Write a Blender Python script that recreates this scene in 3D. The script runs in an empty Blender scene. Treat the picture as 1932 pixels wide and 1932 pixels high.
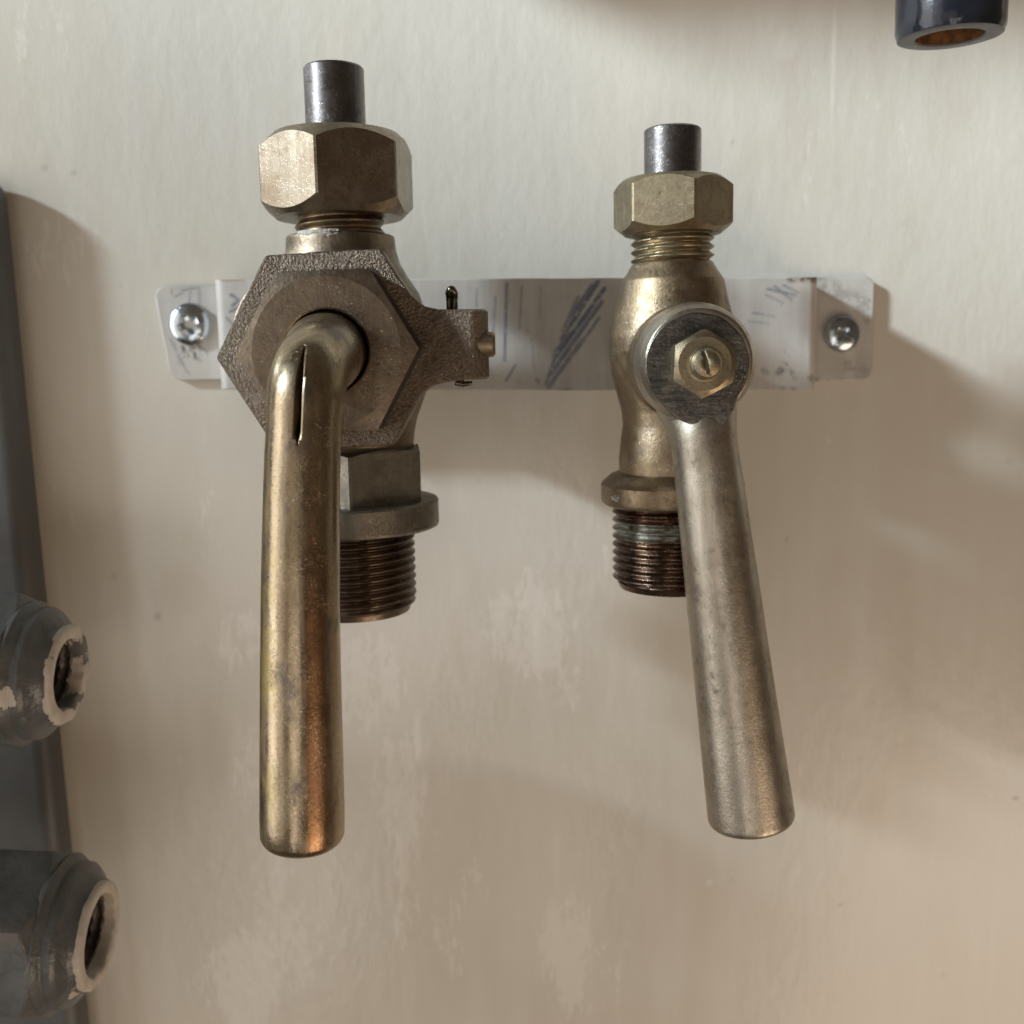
import bpy, math, random
import numpy as np
from mathutils import Vector, Matrix, noise as mnoise

sc = bpy.context.scene
COL = sc.collection
MM = 0.001
R = math.radians
random.seed(7)

# ------------------------------------------------------------------ camera
YW = 15.0             # the wall plane (mm); y runs into the picture
F = 1937.0            # focal length, in pixels of a 1932 px wide picture
CAM = Vector((0.0, -255.0, 0.0))          # mm
PITCH, ROLL, YAW = R(8.5), R(-1.0), R(0.0)
fwd = Vector((math.sin(YAW) * math.cos(PITCH), math.cos(YAW) * math.cos(PITCH), -math.sin(PITCH)))
r0 = Vector((math.cos(YAW), -math.sin(YAW), 0))
u0 = r0.cross(fwd)
CR = r0 * math.cos(ROLL) + u0 * math.sin(ROLL)
CU = -r0 * math.sin(ROLL) + u0 * math.cos(ROLL)
cam_d = bpy.data.cameras.new('camera')
cam = bpy.data.objects.new('camera', cam_d)
COL.objects.link(cam)
m = Matrix((CR, CU, -fwd)).transposed().to_4x4()
m.translation = CAM * MM
cam.matrix_world = m
cam_d.sensor_width = 36
cam_d.lens = 36 * F / 1932
cam_d.clip_start = 0.01
cam_d.clip_end = 20
cam_d.dof.use_dof = True
cam_d.dof.focus_distance = 0.190
cam_d.dof.aperture_fstop = 36.1 / 1.9
sc.camera = cam

# ------------------------------------------------------------------ light
world = bpy.data.worlds.new('World')
sc.world = world
world.use_nodes = True
bg = world.node_tree.nodes['Background']
bg.inputs[0].default_value = (0.46, 0.36, 0.26, 1)
bg.inputs[1].default_value = 0.21
sc.view_settings.view_transform = 'Standard'
sc.view_settings.look = 'None'
sc.view_settings.exposure = 0.06
sc.view_settings.gamma = 1


def lamp(name, kind, loc, target, energy, color, **kw):
    d = bpy.data.lights.new(name, kind)
    d.energy = energy
    d.color = color
    for k, v in kw.items():
        setattr(d, k, v)
    o = bpy.data.objects.new(name, d)
    COL.objects.link(o)
    o.location = loc
    o.rotation_euler = (Vector(target) - Vector(loc)).to_track_quat('-Z', 'Y').to_euler()
    return o


# cool daylight raking in high from the left
lamp('window_light', 'SPOT', (-2.12, -0.86, 1.25), (0.0, 0.0, 0.52), 1090, (0.78, 0.93, 1.04),
     spot_size=R(22.2), spot_blend=0.42, shadow_soft_size=0.19)
# the broad window itself, a soft source to the left
lamp('window_fill', 'AREA', (-1.22, -0.44, -0.02), (0, -0.05, -0.05), 7.2, (1.0, 0.98, 0.95),
     shape='RECTANGLE', size=0.62, size_y=1.3)
# added fill lamp nearer to the viewer, widens the highlight on the lever
lamp('lever_fill', 'AREA', (-0.92, -0.90, -0.05), (0, -0.05, -0.05), 1.5, (1.0, 0.95, 0.9),
     shape='RECTANGLE', size=0.42, size_y=1.2)
# warm bounce from the room behind the viewer
lamp('room_bounce', 'AREA', (-0.40, -1.15, -0.05), (0, -0.02, -0.06), 0.45, (1.0, 0.84, 0.68),
     shape='RECTANGLE', size=0.6, size_y=0.6)
# warm bounce coming up from the floor on the right
lamp('floor_bounce', 'AREA', (0.50, -0.60, -0.62), (0, -0.02, -0.06), 2.6, (1.0, 0.77, 0.58),
     shape='RECTANGLE', size=0.5, size_y=0.5)


# added strip lamps behind the viewer, mirrored by the gloss paint of the wall
for lx, lz, lw, lh, le in ((0.03, -0.28, 0.12, 0.20, 0.24), (-0.17, -0.42, 0.09, 0.42, 0.42), (-0.36, -0.40, 0.07, 0.40, 0.28),
                           (-0.34, -0.80, 0.16, 0.26, 0.45), (0.06, -0.74, 0.07, 0.24, 0.2)):
    lamp('gloss_strip_lamp', 'AREA', (lx, -1.2, lz), (lx * 0.18, 0.015, lz * 0.2), le, (1.0, 0.95, 0.90), shape='RECTANGLE', size=lw, size_y=lh)


# ------------------------------------------------------------------ helpers
def at(px, py, Y):
    """point (mm) on the plane y = Y seen at picture position px, py"""
    d = fwd * F + CR * (px - 966) - CU * (py - 966)
    t = (Y - CAM.y) / d.y
    return CAM + d * t


def mpp(px, py, Y):
    """mm per picture pixel there"""
    return (at(px, py, Y) - CAM).dot(fwd) / F


class MB:
    def __init__(self):
        self.v, self.f = [], []

    def add(self, vs, fs, M=None):
        b = len(self.v)
        for p in vs:
            p = Vector(p)
            self.v.append(tuple(M @ p) if M else tuple(p))
        for f in fs:
            self.f.append(tuple(b + i for i in f))

    def polar(self, rfun, zs, seg=96, M=None, cap0=True, cap1=True, th0=0.0, extra=()):
        ths = sorted(set([round(th0 + 2 * math.pi * i / seg, 7) for i in range(seg)] + [round(e % (2 * math.pi), 7) for e in extra]))
        n = len(ths)
        vs, fs = [], []
        for k, z in enumerate(zs):
            for t in ths:
                r = rfun(t, z)
                zz = z
                if isinstance(r, tuple):
                    r, zz = r
                vs.append((r * math.cos(t), r * math.sin(t), zz))
        for k in range(len(zs) - 1):
            for i in range(n):
                j = (i + 1) % n
                fs.append((k * n + i, k * n + j, (k + 1) * n + j, (k + 1) * n + i))
        if cap0:
            fs.append(tuple(range(n - 1, -1, -1)))
        if cap1:
            fs.append(tuple((len(zs) - 1) * n + i for i in range(n)))
        self.add(vs, fs, M)
        return self

    def lathe(self, prof, seg=72, M=None, cap0=True, cap1=True):
        n = seg
        vs, fs = [], []
        for (r, z) in prof:
            for i in range(n):
                t = 2 * math.pi * i / n
                vs.append((r * math.cos(t), r * math.sin(t), z))
        for k in range(len(prof) - 1):
            for i in range(n):
                j = (i + 1) % n
                fs.append((k * n + i, k * n + j, (k + 1) * n + j, (k + 1) * n + i))
        if cap0:
            fs.append(tuple(range(n - 1, -1, -1)))
        if cap1:
            fs.append(tuple((len(prof) - 1) * n + i for i in range(n)))
        self.add(vs, fs, M)
        return self

    def sweep(self, pts, rads, seg=48, M=None, cap=True, wob=None):
        vs, fs = [], []
        pts = [Vector(p) for p in pts]
        tg = []
        for i in range(len(pts)):
            a = pts[max(0, i - 1)]
            b = pts[min(len(pts) - 1, i + 1)]
            tg.append((b - a).normalized())
        nrm = Vector((1, 0, 0))
        nrm = (nrm - tg[0] * nrm.dot(tg[0])).normalized()
        for i, p in enumerate(pts):
            nrm = (nrm - tg[i] * nrm.dot(tg[i])).normalized()
            bn = tg[i].cross(nrm)
            for k in range(seg):
                t = 2 * math.pi * k / seg
                vs.append(p + (nrm * math.cos(t) + bn * math.sin(t)) * rads[i])
        n = seg
        for k in range(len(pts) - 1):
            for i in range(n):
                j = (i + 1) % n
                fs.append((k * n + i, k * n + j, (k + 1) * n + j, (k + 1) * n + i))
        if cap:
            fs.append(tuple(range(n - 1, -1, -1)))
            fs.append(tuple((len(pts) - 1) * n + i for i in range(n)))
        self.add(vs, fs, M)
        return self

    def prism(self, outline, y0, y1, M=None):
        """outline (x, z), from depth y0 to y1"""
        n = len(outline)
        vs = [(x, y0, z) for x, z in outline] + [(x, y1, z) for x, z in outline]
        fs = [tuple(range(n)), tuple(range(2 * n - 1, n - 1, -1))]
        for i in range(n):
            j = (i + 1) % n
            fs.append((i, n + i, n + j, j))
        self.add(vs, fs, M)
        return self

    def build(self, name, mat, parent=None, angle=32, bevel=0, remesh=0, smooth=0, segs=2, label=None, seed_jitter=0):
        me = bpy.data.meshes.new(name)
        me.from_pydata([(x * MM, y * MM, z * MM) for x, y, z in self.v], [], self.f)
        import bmesh
        bm = bmesh.new()
        bm.from_mesh(me)
        bmesh.ops.recalc_face_normals(bm, faces=bm.faces)
        bm.to_mesh(me)
        bm.free()
        me.materials.append(mat)
        me.polygons.foreach_set('use_smooth', [True] * len(me.polygons))
        if not remesh:
            me.set_sharp_from_angle(angle=R(angle))
        o = bpy.data.objects.new(name, me)
        COL.objects.link(o)
        if parent:
            o.parent = parent
        if remesh:
            r = o.modifiers.new('remesh', 'REMESH')
            r.mode = 'VOXEL'
            r.voxel_size = remesh * MM
            r.use_smooth_shade = True
            s = o.modifiers.new('smooth', 'SMOOTH')
            s.iterations = smooth
            s.factor = 0.5
        if bevel:
            b = o.modifiers.new('bevel', 'BEVEL')
            b.width = bevel * MM
            b.segments = segs
            b.limit_method = 'ANGLE'
            b.angle_limit = R(40)
            b.harden_normals = True
        if label:
            o['label'] = label
        return o


def hexr(Rc, a0, flat=0.985):
    """radius of a hexagon of corner radius Rc whose corner lies at angle a0"""
    def f(t):
        q = ((t - a0) % (math.pi / 3)) - math.pi / 6
        return min(Rc * math.cos(math.pi / 6) / math.cos(q), Rc * flat)
    return f


def hex_nut(mb, Rc, a0, z0, z1, ch0, ch1, M=None, rin=None, flat=0.985, seg=144, slope=0.55, cap1=True):
    """hexagon with turned chamfers ch0/ch1 (mm cut in from the corner) at its ends"""
    h = hexr(Rc, a0, flat)
    c0, c1 = ch0 * slope, ch1 * slope

    def rf(t, q):
        r = h(t)
        if q == 0:
            return (min(r, Rc - ch0) if ch0 else r, z0)
        if q == 1:
            return (r, z0 + c0 - (Rc - r) * slope if ch0 else z0 + 0.02)
        if q == 2:
            return (r, z1 - c1 + (Rc - r) * slope if ch1 else z1 - 0.02)
        return (min(r, Rc - ch1) if ch1 else r, z1)
    ex = []
    for k in range(6):
        c = a0 + k * math.pi / 3
        d = math.acos(min(1, math.cos(math.pi / 6) / flat)) if flat < 1 else math.pi / 6
        ex += [c + (math.pi / 6 - d), c - (math.pi / 6 - d)]
    mb.polar(rf, [0, 1, 2, 3], seg, M, extra=ex, cap1=cap1)


def thread(mb, r, z0, z1, pitch, depth, seg=96, M=None, runout=0.0, end=0.6):
    n = int((z1 - z0) / pitch * 10)
    zs = [z0 + (z1 - z0) * i / n for i in range(n + 1)]

    def rf(t, z):
        q = (z / pitch - t / (2 * math.pi)) % 1.0
        tri = abs(q - 0.5) * 2
        tri = min(1, max(0, (tri - 0.12) / 0.76))
        k = min(1, (z - z0) / (end * pitch)) if end else 1
        return r - depth * tri - (1 - k) * depth * 0.9
    mb.polar(rf, zs, seg, M)


def tag(o, label, cat, group=None, kind=None):
    o['label'] = label
    if cat:
        o['category'] = cat
    if group:
        o['group'] = group
    if kind:
        o['kind'] = kind
    return o


def empty(name, M):
    o = bpy.data.objects.new(name, None)
    COL.objects.link(o)
    M = M.copy()
    M.translation = M.translation * MM
    o.matrix_world = M
    o.empty_display_size = 0.01
    return o


def catmull(keys, n=12):
    """keys: list of (Vector, radius)"""
    P = [Vector(k[0]) for k in keys]
    Q = [k[1] for k in keys]
    pts, rad = [], []
    for i in range(len(P) - 1):
        p0 = P[i - 1] if i else P[0] * 2 - P[1]
        p1, p2 = P[i], P[i + 1]
        p3 = P[i + 2] if i + 2 < len(P) else P[-1] * 2 - P[-2]
        for k in range(n):
            t = k / n
            pts.append(0.5 * ((2 * p1) + (p2 - p0) * t + (2 * p0 - 5 * p1 + 4 * p2 - p3) * t * t + (3 * p1 - p0 - 3 * p2 + p3) * t ** 3))
            rad.append(Q[i] + (Q[i + 1] - Q[i]) * t)
    pts.append(P[-1])
    rad.append(Q[-1])
    return pts, rad


# ------------------------------------------------------------------ materials
class NT:
    def __init__(self, name):
        self.m = bpy.data.materials.new(name)
        self.m.use_nodes = True
        self.t = self.m.node_tree
        self.b = self.t.nodes['Principled BSDF']
        self.co = self.n('ShaderNodeTexCoord').outputs['Object']

    def n(self, typ, ins=None, **props):
        nd = self.t.nodes.new(typ)
        for k, v in props.items():
            setattr(nd, k, v)
        for k, v in (ins or {}).items():
            self.set(nd.inputs[k], v)
        return nd

    def set(self, sock, v):
        if isinstance(v, bpy.types.NodeSocket):
            self.t.links.new(v, sock)
        elif isinstance(v, (tuple, list)) and sock.type == 'RGBA' and len(v) == 3:
            sock.default_value = (*v, 1)
        else:
            sock.default_value = v

    def noise(self, scale, detail=3, rough=0.55, co=None, dist=0.0):
        return self.n('ShaderNodeTexNoise', {'Vector': co or self.co, 'Scale': scale, 'Detail': detail, 'Roughness': rough, 'Distortion': dist}).outputs['Fac']

    def stretch(self, s, co=None):
        return self.n('ShaderNodeVectorMath', {0: co or self.co, 1: s}, operation='MULTIPLY').outputs[0]

    def ramp(self, fac, a, b, lo=0.0, hi=1.0, smooth=True):
        return self.n('ShaderNodeMapRange', {'Value': fac, 'From Min': a, 'From Max': b, 'To Min': lo, 'To Max': hi},
                      interpolation_type='SMOOTHSTEP' if smooth else 'LINEAR').outputs['Result']

    def math(self, op, a, b=0.0, clamp=False):
        return self.n('ShaderNodeMath', {0: a, 1: b}, operation=op, use_clamp=clamp).outputs[0]

    def mix(self, fac, a, b, mode='MIX'):
        nd = self.n('ShaderNodeMix', data_type='RGBA', blend_type=mode)
        self.set(nd.inputs[0], fac)
        self.set(nd.inputs[6], a)
        self.set(nd.inputs[7], b)
        return nd.outputs[2]

    def attr(self, name):
        return self.n('ShaderNodeAttribute', attribute_name=name).outputs['Fac']

    def bump(self, h, dist, strength=1.0, prev=None):
        nd = self.n('ShaderNodeBump', {'Height': h, 'Distance': dist, 'Strength': strength})
        if prev is not None:
            self.set(nd.inputs['Normal'], prev)
        return nd.outputs[0]

    def out(self, color=None, metal=None, rough=None, normal=None, **kw):
        i = self.b.inputs
        for k, v in (('Base Color', color), ('Metallic', metal), ('Roughness', rough), ('Normal', normal)):
            if v is not None:
                self.set(i[k], v)
        for k, v in kw.items():
            self.set(i[k.replace('_', ' ')], v)
        return self.m


def metal(name, c1, c2, tarnish, rough=(0.30, 0.5), grain=0.00002, gscale=1500, blotch=120, tlo=0.52, thi=0.72,
          brush=(1, 1, 0.06), speck=(0.75, 0.68, 0.52), met=1.0, specks=0.35, scratch=0.000012, nick=0.35):
    t = NT(name)
    big = t.noise(blotch, 4, 0.6)
    mid = t.noise(blotch * 4.3, 5, 0.65)
    fine = t.noise(gscale, 4, 0.6)
    col = t.mix(t.ramp(big, 0.35, 0.68), c1, c2)
    col = t.mix(t.ramp(t.math('ADD', t.math('MULTIPLY', mid, 0.6), t.math('MULTIPLY', big, 0.4)), tlo, thi), col, tarnish)
    st = t.noise(700, 4, 0.6, t.stretch(brush))
    col = t.mix(t.ramp(st, 0.30, 0.75, 0.0, 0.55), col, t.mix(0.5, tarnish, c1))
    pit = t.noise(2600, 2, 0.5)
    col = t.mix(t.ramp(pit, 0.64, 0.74, 0, 0.55), col, (0.03, 0.025, 0.02))
    dust = t.noise(2100, 1, 0.5, t.stretch((1.1, 0.9, 1.0)))
    col = t.mix(t.ramp(dust, 0.72, 0.80, 0, specks), col, speck)
    rg = t.math('ADD', t.ramp(mid, 0.25, 0.8, rough[0], rough[1]), t.math('MULTIPLY', t.math('SUBTRACT', fine, 0.5), 0.18))
    b = t.bump(fine, grain)
    b = t.bump(st, scratch, 1.0, b)
    b = t.bump(mid, 0.00004, 0.3 if nick > 0.2 else 0.1, b)
    # long fine scratches
    vor = t.n('ShaderNodeTexWave', {'Vector': t.stretch((0.3, 0.3, 1.0)), 'Scale': 260, 'Distortion': 22, 'Detail': 3, 'Detail Scale': 1.8}).outputs['Fac']
    b = t.bump(t.ramp(vor, 0.93, 1.0), 0.00002, nick, b)
    sw = t.n('ShaderNodeTexWave', {'Vector': t.stretch((0.8, 0.8, 0.35)), 'Scale': 330, 'Distortion': 30, 'Detail': 4, 'Detail Scale': 2.6}).outputs['Fac']
    col = t.mix(t.math('MULTIPLY', t.ramp(sw, 0.965, 1.0, 0, 0.6), t.ramp(t.noise(140, 3), 0.5, 0.62)), col, speck)
    return t.out(col, met, rg, b)


M_BRASS = metal('aged_brass', (0.30, 0.23, 0.145), (0.215, 0.16, 0.105), (0.105, 0.08, 0.062), rough=(0.34, 0.54), specks=0.5, grain=0.00003)
M_NUT = metal('nut_brass', (0.31, 0.262, 0.20), (0.25, 0.19, 0.13), (0.14, 0.11, 0.08), rough=(0.27, 0.44), grain=0.00001)
M_NUT2 = metal('pale_brass', (0.37, 0.305, 0.20), (0.30, 0.24, 0.155), (0.16, 0.13, 0.09), rough=(0.36, 0.52), grain=0.00002, specks=0.5, tlo=0.48, thi=0.68)
M_CAST = metal('cast_bronze', (0.215, 0.168, 0.128), (0.165, 0.13, 0.10), (0.08, 0.065, 0.055), rough=(0.30, 0.46), grain=0.0007, gscale=1750, specks=0.75)
M_BODY1 = metal('dull_cast_body', (0.24, 0.19, 0.135), (0.18, 0.14, 0.10), (0.10, 0.08, 0.065), rough=(0.36, 0.55), grain=0.00008, gscale=1300, specks=0.6)
M_BODY2 = metal('cast_brass_body', (0.31, 0.228, 0.138), (0.20, 0.15, 0.10), (0.115, 0.09, 0.07), rough=(0.34, 0.58), grain=0.00007, gscale=1500, specks=0.7, tlo=0.50, thi=0.74, blotch=80)
M_CAP = metal('turned_bronze', (0.25, 0.195, 0.14), (0.195, 0.15, 0.11), (0.105, 0.082, 0.07), rough=(0.34, 0.5), grain=0.00008, gscale=1300, specks=0.7, tlo=0.48, thi=0.68)
M_STEEL = metal('grey_steel', (0.19, 0.18, 0.178), (0.145, 0.133, 0.132), (0.085, 0.077, 0.073), rough=(0.26, 0.42), grain=0.000015, specks=0.6, speck=(0.7, 0.68, 0.65))
M_DARK = metal('dark_bronze_thread', (0.17, 0.125, 0.09), (0.12, 0.09, 0.07), (0.06, 0.05, 0.045), rough=(0.28, 0.45), specks=0.2, grain=0.00002)
M_DARK2 = metal('oily_brown_thread', (0.19, 0.125, 0.085), (0.12, 0.085, 0.065), (0.05, 0.04, 0.035), rough=(0.2, 0.36), specks=0.2, grain=0.00001)
M_GREY = metal('greyed_brass', (0.24, 0.22, 0.185), (0.17, 0.15, 0.12), (0.10, 0.09, 0.08), rough=(0.38, 0.55), specks=0.4, grain=0.00003)
M_HUB = metal('tarnished_face', (0.22, 0.208, 0.185), (0.14, 0.132, 0.12), (0.06, 0.058, 0.056), rough=(0.30, 0.5), specks=0.6, grain=0.00008, brush=(0.12, 1, 1), scratch=0.00016, tlo=0.45, thi=0.62)
M_CONE = metal('worn_nickel_brass', (0.47, 0.42, 0.345), (0.37, 0.32, 0.25), (0.175, 0.145, 0.12), rough=(0.33, 0.46), grain=0.00004, gscale=1600, specks=0.7, tlo=0.53, thi=0.70, nick=0.06)
M_PIN = metal('dark_pin', (0.16, 0.13, 0.09), (0.10, 0.085, 0.06), (0.05, 0.045, 0.04), rough=(0.2, 0.35))
M_ZINC = metal('zinc_plated', (0.62, 0.68, 0.72), (0.5, 0.56, 0.6), (0.3, 0.33, 0.35), rough=(0.14, 0.26), grain=0.000004, specks=0.1)


def worn_band(mat, z0, z1):
    """bare pale metal rubbed on some turns of a thread"""
    t = NT.__new__(NT)
    t.m, t.t = mat, mat.node_tree
    t.b = t.t.nodes['Principled BSDF']
    t.co = t.n('ShaderNodeTexCoord').outputs['Object']
    zz = t.n('ShaderNodeSeparateXYZ', {0: t.co}).outputs[2]
    n_ = t.noise(130, 4, 0.6, t.stretch((1, 1, 2.5)))
    e = (z1 - z0) * 0.3
    m_ = t.math('MULTIPLY', t.ramp(zz, z0, z0 + e), t.ramp(zz, z1, z1 - e))
    m_ = t.math('MULTIPLY', m_, t.ramp(n_, 0.36, 0.52))
    old = t.b.inputs['Base Color'].links[0].from_socket
    t.set(t.b.inputs['Base Color'], t.mix(m_, old, (0.36, 0.37, 0.34)))


def m_handle():
    """bent rod: yellow rubbed brass on the left flank, grey brown middle, copper band on the right"""
    t = NT('patinated_rod')
    sx = t.n('ShaderNodeSeparateXYZ', {0: t.co}).outputs
    long_ = t.noise(60, 4, 0.6, t.stretch((6, 3, 1)))
    blot = t.noise(170, 4, 0.62, t.stretch((1, 1, 0.6)))
    fine = t.noise(1500, 4, 0.6)
    st = t.noise(800, 3, 0.6, t.stretch((1, 1, 0.05)))
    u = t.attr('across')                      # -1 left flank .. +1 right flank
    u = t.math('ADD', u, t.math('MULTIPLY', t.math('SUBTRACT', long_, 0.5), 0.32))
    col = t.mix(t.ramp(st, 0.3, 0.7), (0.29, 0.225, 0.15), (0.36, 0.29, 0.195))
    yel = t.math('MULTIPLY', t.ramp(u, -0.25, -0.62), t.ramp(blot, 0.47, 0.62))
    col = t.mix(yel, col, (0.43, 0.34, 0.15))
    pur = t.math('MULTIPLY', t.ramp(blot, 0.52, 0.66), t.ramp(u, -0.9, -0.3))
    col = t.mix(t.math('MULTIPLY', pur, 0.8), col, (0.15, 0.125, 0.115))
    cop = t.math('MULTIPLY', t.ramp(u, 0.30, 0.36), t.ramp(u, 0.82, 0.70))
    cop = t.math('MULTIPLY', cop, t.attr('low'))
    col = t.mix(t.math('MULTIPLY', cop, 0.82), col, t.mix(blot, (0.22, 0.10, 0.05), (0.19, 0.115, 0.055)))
    pit = t.noise(2500, 2, 0.5)
    col = t.mix(t.ramp(pit, 0.62, 0.72, 0, 0.6), col, (0.04, 0.03, 0.025))
    dust = t.noise(2100, 1, 0.5)
    col = t.mix(t.ramp(dust, 0.73, 0.8, 0, 0.4), col, (0.7, 0.62, 0.5))
    rg = t.math('ADD', t.ramp(blot, 0.3, 0.7, 0.22, 0.40), t.math('MULTIPLY', t.math('SUBTRACT', fine, 0.5), 0.16))
    b = t.bump(fine, 0.00003)
    b = t.bump(st, 0.00002, 1, b)
    sw = t.n('ShaderNodeTexWave', {'Vector': t.stretch((0.8, 0.8, 0.35)), 'Scale': 330, 'Distortion': 30, 'Detail': 4, 'Detail Scale': 2.6}).outputs['Fac']
    col = t.mix(t.math('MULTIPLY', t.ramp(sw, 0.955, 1.0, 0, 0.75), t.ramp(t.noise(120, 3), 0.46, 0.58)), col, (0.62, 0.54, 0.38))
    w = t.n('ShaderNodeTexWave', {'Vector': t.stretch((0.5, 0.5, 1.0)), 'Scale': 230, 'Distortion': 28, 'Detail': 3, 'Detail Scale': 2.2}).outputs['Fac']
    b = t.bump(t.math('MULTIPLY', t.ramp(w, 0.95, 1.0), t.ramp(t.noise(260, 2), 0.55, 0.65)), 0.00006, 0.6, b)
    return t.out(col, 1.0, rg, b)


def m_wall():
    t = NT('cream_wall_paint')
    v1 = t.noise(70, 5, 0.6, t.stretch((1.6, 1, 0.22)))
    v2 = t.noise(420, 4, 0.6, t.stretch((1.4, 1, 0.16)))
    blot = t.noise(14, 4, 0.55)
    fine = t.noise(900, 3, 0.6)
    col = t.mix(t.ramp(blot, 0.3, 0.7), (0.60, 0.555, 0.475), (0.635, 0.59, 0.51))
    col = t.mix(t.ramp(v1, 0.40, 0.70, 0, 0.32), col, (0.68, 0.645, 0.575))
    col = t.mix(t.ramp(v2, 0.45, 0.72, 0, 0.10), col, (0.68, 0.66, 0.60))
    stain = t.noise(30, 4, 0.6, t.stretch((1, 1, 0.5)))
    col = t.mix(t.ramp(stain, 0.55, 0.75, 0, 0.25), col, (0.50, 0.44, 0.335))
    # pale gloss reflections, painted into the colour as ragged patches
    wd = t.attr('painted_gloss')
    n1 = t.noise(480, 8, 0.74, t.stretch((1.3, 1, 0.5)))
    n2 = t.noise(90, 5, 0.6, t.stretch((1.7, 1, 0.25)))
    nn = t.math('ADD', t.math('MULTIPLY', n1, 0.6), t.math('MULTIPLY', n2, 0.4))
    painted_gloss = t.ramp(t.math('ADD', nn, t.math('MULTIPLY', wd, 0.18)), 0.60, 0.665)
    col = t.mix(t.math('MULTIPLY', painted_gloss, 0.40), col, (0.80, 0.765, 0.70))
    # pits and dark specks
    col = t.mix(t.math('MULTIPLY', t.attr('pit'), 0.55), col, (0.19, 0.165, 0.13))
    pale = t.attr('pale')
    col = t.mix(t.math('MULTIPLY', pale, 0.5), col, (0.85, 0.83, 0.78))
    b = t.bump(t.noise(260, 4, 0.55, t.stretch((1, 1, 0.6))), 0.00022, 0.55)
    b = t.bump(v2, 0.000015, 1, b)
    b = t.bump(fine, 0.00004, 0.6, b)
    b = t.bump(t.math('SUBTRACT', 1.0, t.attr('pit')), 0.00006, 0.8, b)
    rg = t.ramp(v1, 0.3, 0.7, 0.17, 0.25)
    return t.out(col, 0, rg, b, Specular_IOR_Level=0.5)


def m_strap():
    t = NT('scuffed_grey_paint')
    v = t.noise(150, 4, 0.55, t.stretch((2.2, 1, 0.16)))
    bl = t.noise(90, 4, 0.6)
    fine = t.noise(1200, 3, 0.6)
    col = t.mix(t.ramp(bl, 0.3, 0.7), (0.47, 0.442, 0.405), (0.54, 0.508, 0.462))
    col = t.mix(t.ramp(v, 0.40, 0.72, 0, 0.45), col, (0.62, 0.60, 0.57))
    sp = t.noise(420, 4, 0.65)
    col = t.mix(t.ramp(sp, 0.63, 0.73, 0, 0.6), col, (0.14, 0.12, 0.11))
    brk = t.ramp(t.noise(500, 3, 0.6), 0.22, 0.50)
    col = t.mix(t.math('MULTIPLY', t.attr('ink'), brk), col, (0.12, 0.14, 0.20))
    col = t.mix(t.math('MULTIPLY', t.attr('soot'), t.ramp(t.noise(520, 4, 0.65), 0.38, 0.58)), col, (0.075, 0.065, 0.06))
    col = t.mix(t.attr('rust'), col, (0.30, 0.15, 0.06))
    b = t.bump(v, 0.00003)
    b = t.bump(fine, 0.00004, 0.6, b)
    b = t.bump(bl, 0.0003, 0.4, b)
    return t.out(col, 0, t.ramp(bl, 0.3, 0.7, 0.34, 0.5), b)


def m_paint(name, c1, c2, rough=(0.35, 0.5), chip=None, chip_c=(0.55, 0.5, 0.43), amp=0.0004, sc_=120, under=None):
    t = NT(name)
    bl = t.noise(sc_, 5, 0.6)
    fine = t.noise(900, 4, 0.6)
    col = t.mix(t.ramp(bl, 0.32, 0.68), c1, c2)
    if under:
        col = t.mix(t.ramp(t.noise(95, 4, 0.6), 0.60, 0.72, 0, 0.6), col, under)
    h = bl
    if chip:
        q = t.noise(150, 6, 0.7)
        msk = t.ramp(t.math('ADD', q, t.math('MULTIPLY', t.attr('chip'), 0.4)), chip, chip + 0.025)
        col = t.mix(msk, col, chip_c)
        h = t.math('SUBTRACT', bl, t.math('MULTIPLY', msk, 0.4))
    b = t.bump(h, amp, 0.8)
    b = t.bump(fine, 0.00004, 0.7, b)
    return t.out(col, 0, t.ramp(bl, 0.3, 0.7, *rough), b)


M_WALL = m_wall()
M_STRAP = m_strap()
M_HANDLE = m_handle()
M_BOX = m_paint('dark_grey_enamel', (0.086, 0.088, 0.086), (0.097, 0.098, 0.095), (0.42, 0.5), amp=0.00008)
M_FIT = m_paint('grey_gloss_paint', (0.085, 0.089, 0.089), (0.125, 0.128, 0.127), (0.28, 0.42), chip=0.86, chip_c=(0.50, 0.45, 0.39), amp=0.0009, under=(0.15, 0.115, 0.09))
M_RIM = m_paint('cream_undercoat', (0.60, 0.54, 0.47), (0.50, 0.45, 0.39), (0.45, 0.6), chip=0.9, chip_c=(0.13, 0.13, 0.13), amp=0.0004, sc_=260)
M_BORE = m_paint('dirty_bore', (0.10, 0.085, 0.07), (0.05, 0.043, 0.037), (0.35, 0.5), amp=0.0004, sc_=300, under=(0.22, 0.19, 0.16))
M_BLACK = m_paint('black_gloss_paint', (0.008, 0.009, 0.013), (0.014, 0.016, 0.022), (0.10, 0.2), chip=0.90, chip_c=(0.16, 0.15, 0.14), amp=0.0003, sc_=90)
M_BLACKEND = m_paint('worn_black_end', (0.075, 0.075, 0.078), (0.10, 0.10, 0.10), (0.4, 0.55), chip=0.80, chip_c=(0.03, 0.03, 0.03), amp=0.0001, sc_=200)
M_RUST = m_paint('orange_rust', (0.20, 0.08, 0.016), (0.09, 0.034, 0.01), (0.7, 0.9), amp=0.0006, sc_=420)
M_SLOT = m_paint('dark_recess', (0.03, 0.024, 0.018), (0.05, 0.04, 0.03), (0.5, 0.7), amp=0.0001, sc_=400)
M_SCALE = m_paint('white_scale', (0.50, 0.47, 0.42), (0.30, 0.27, 0.23), (0.6, 0.8), amp=0.0008, sc_=600)


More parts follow.
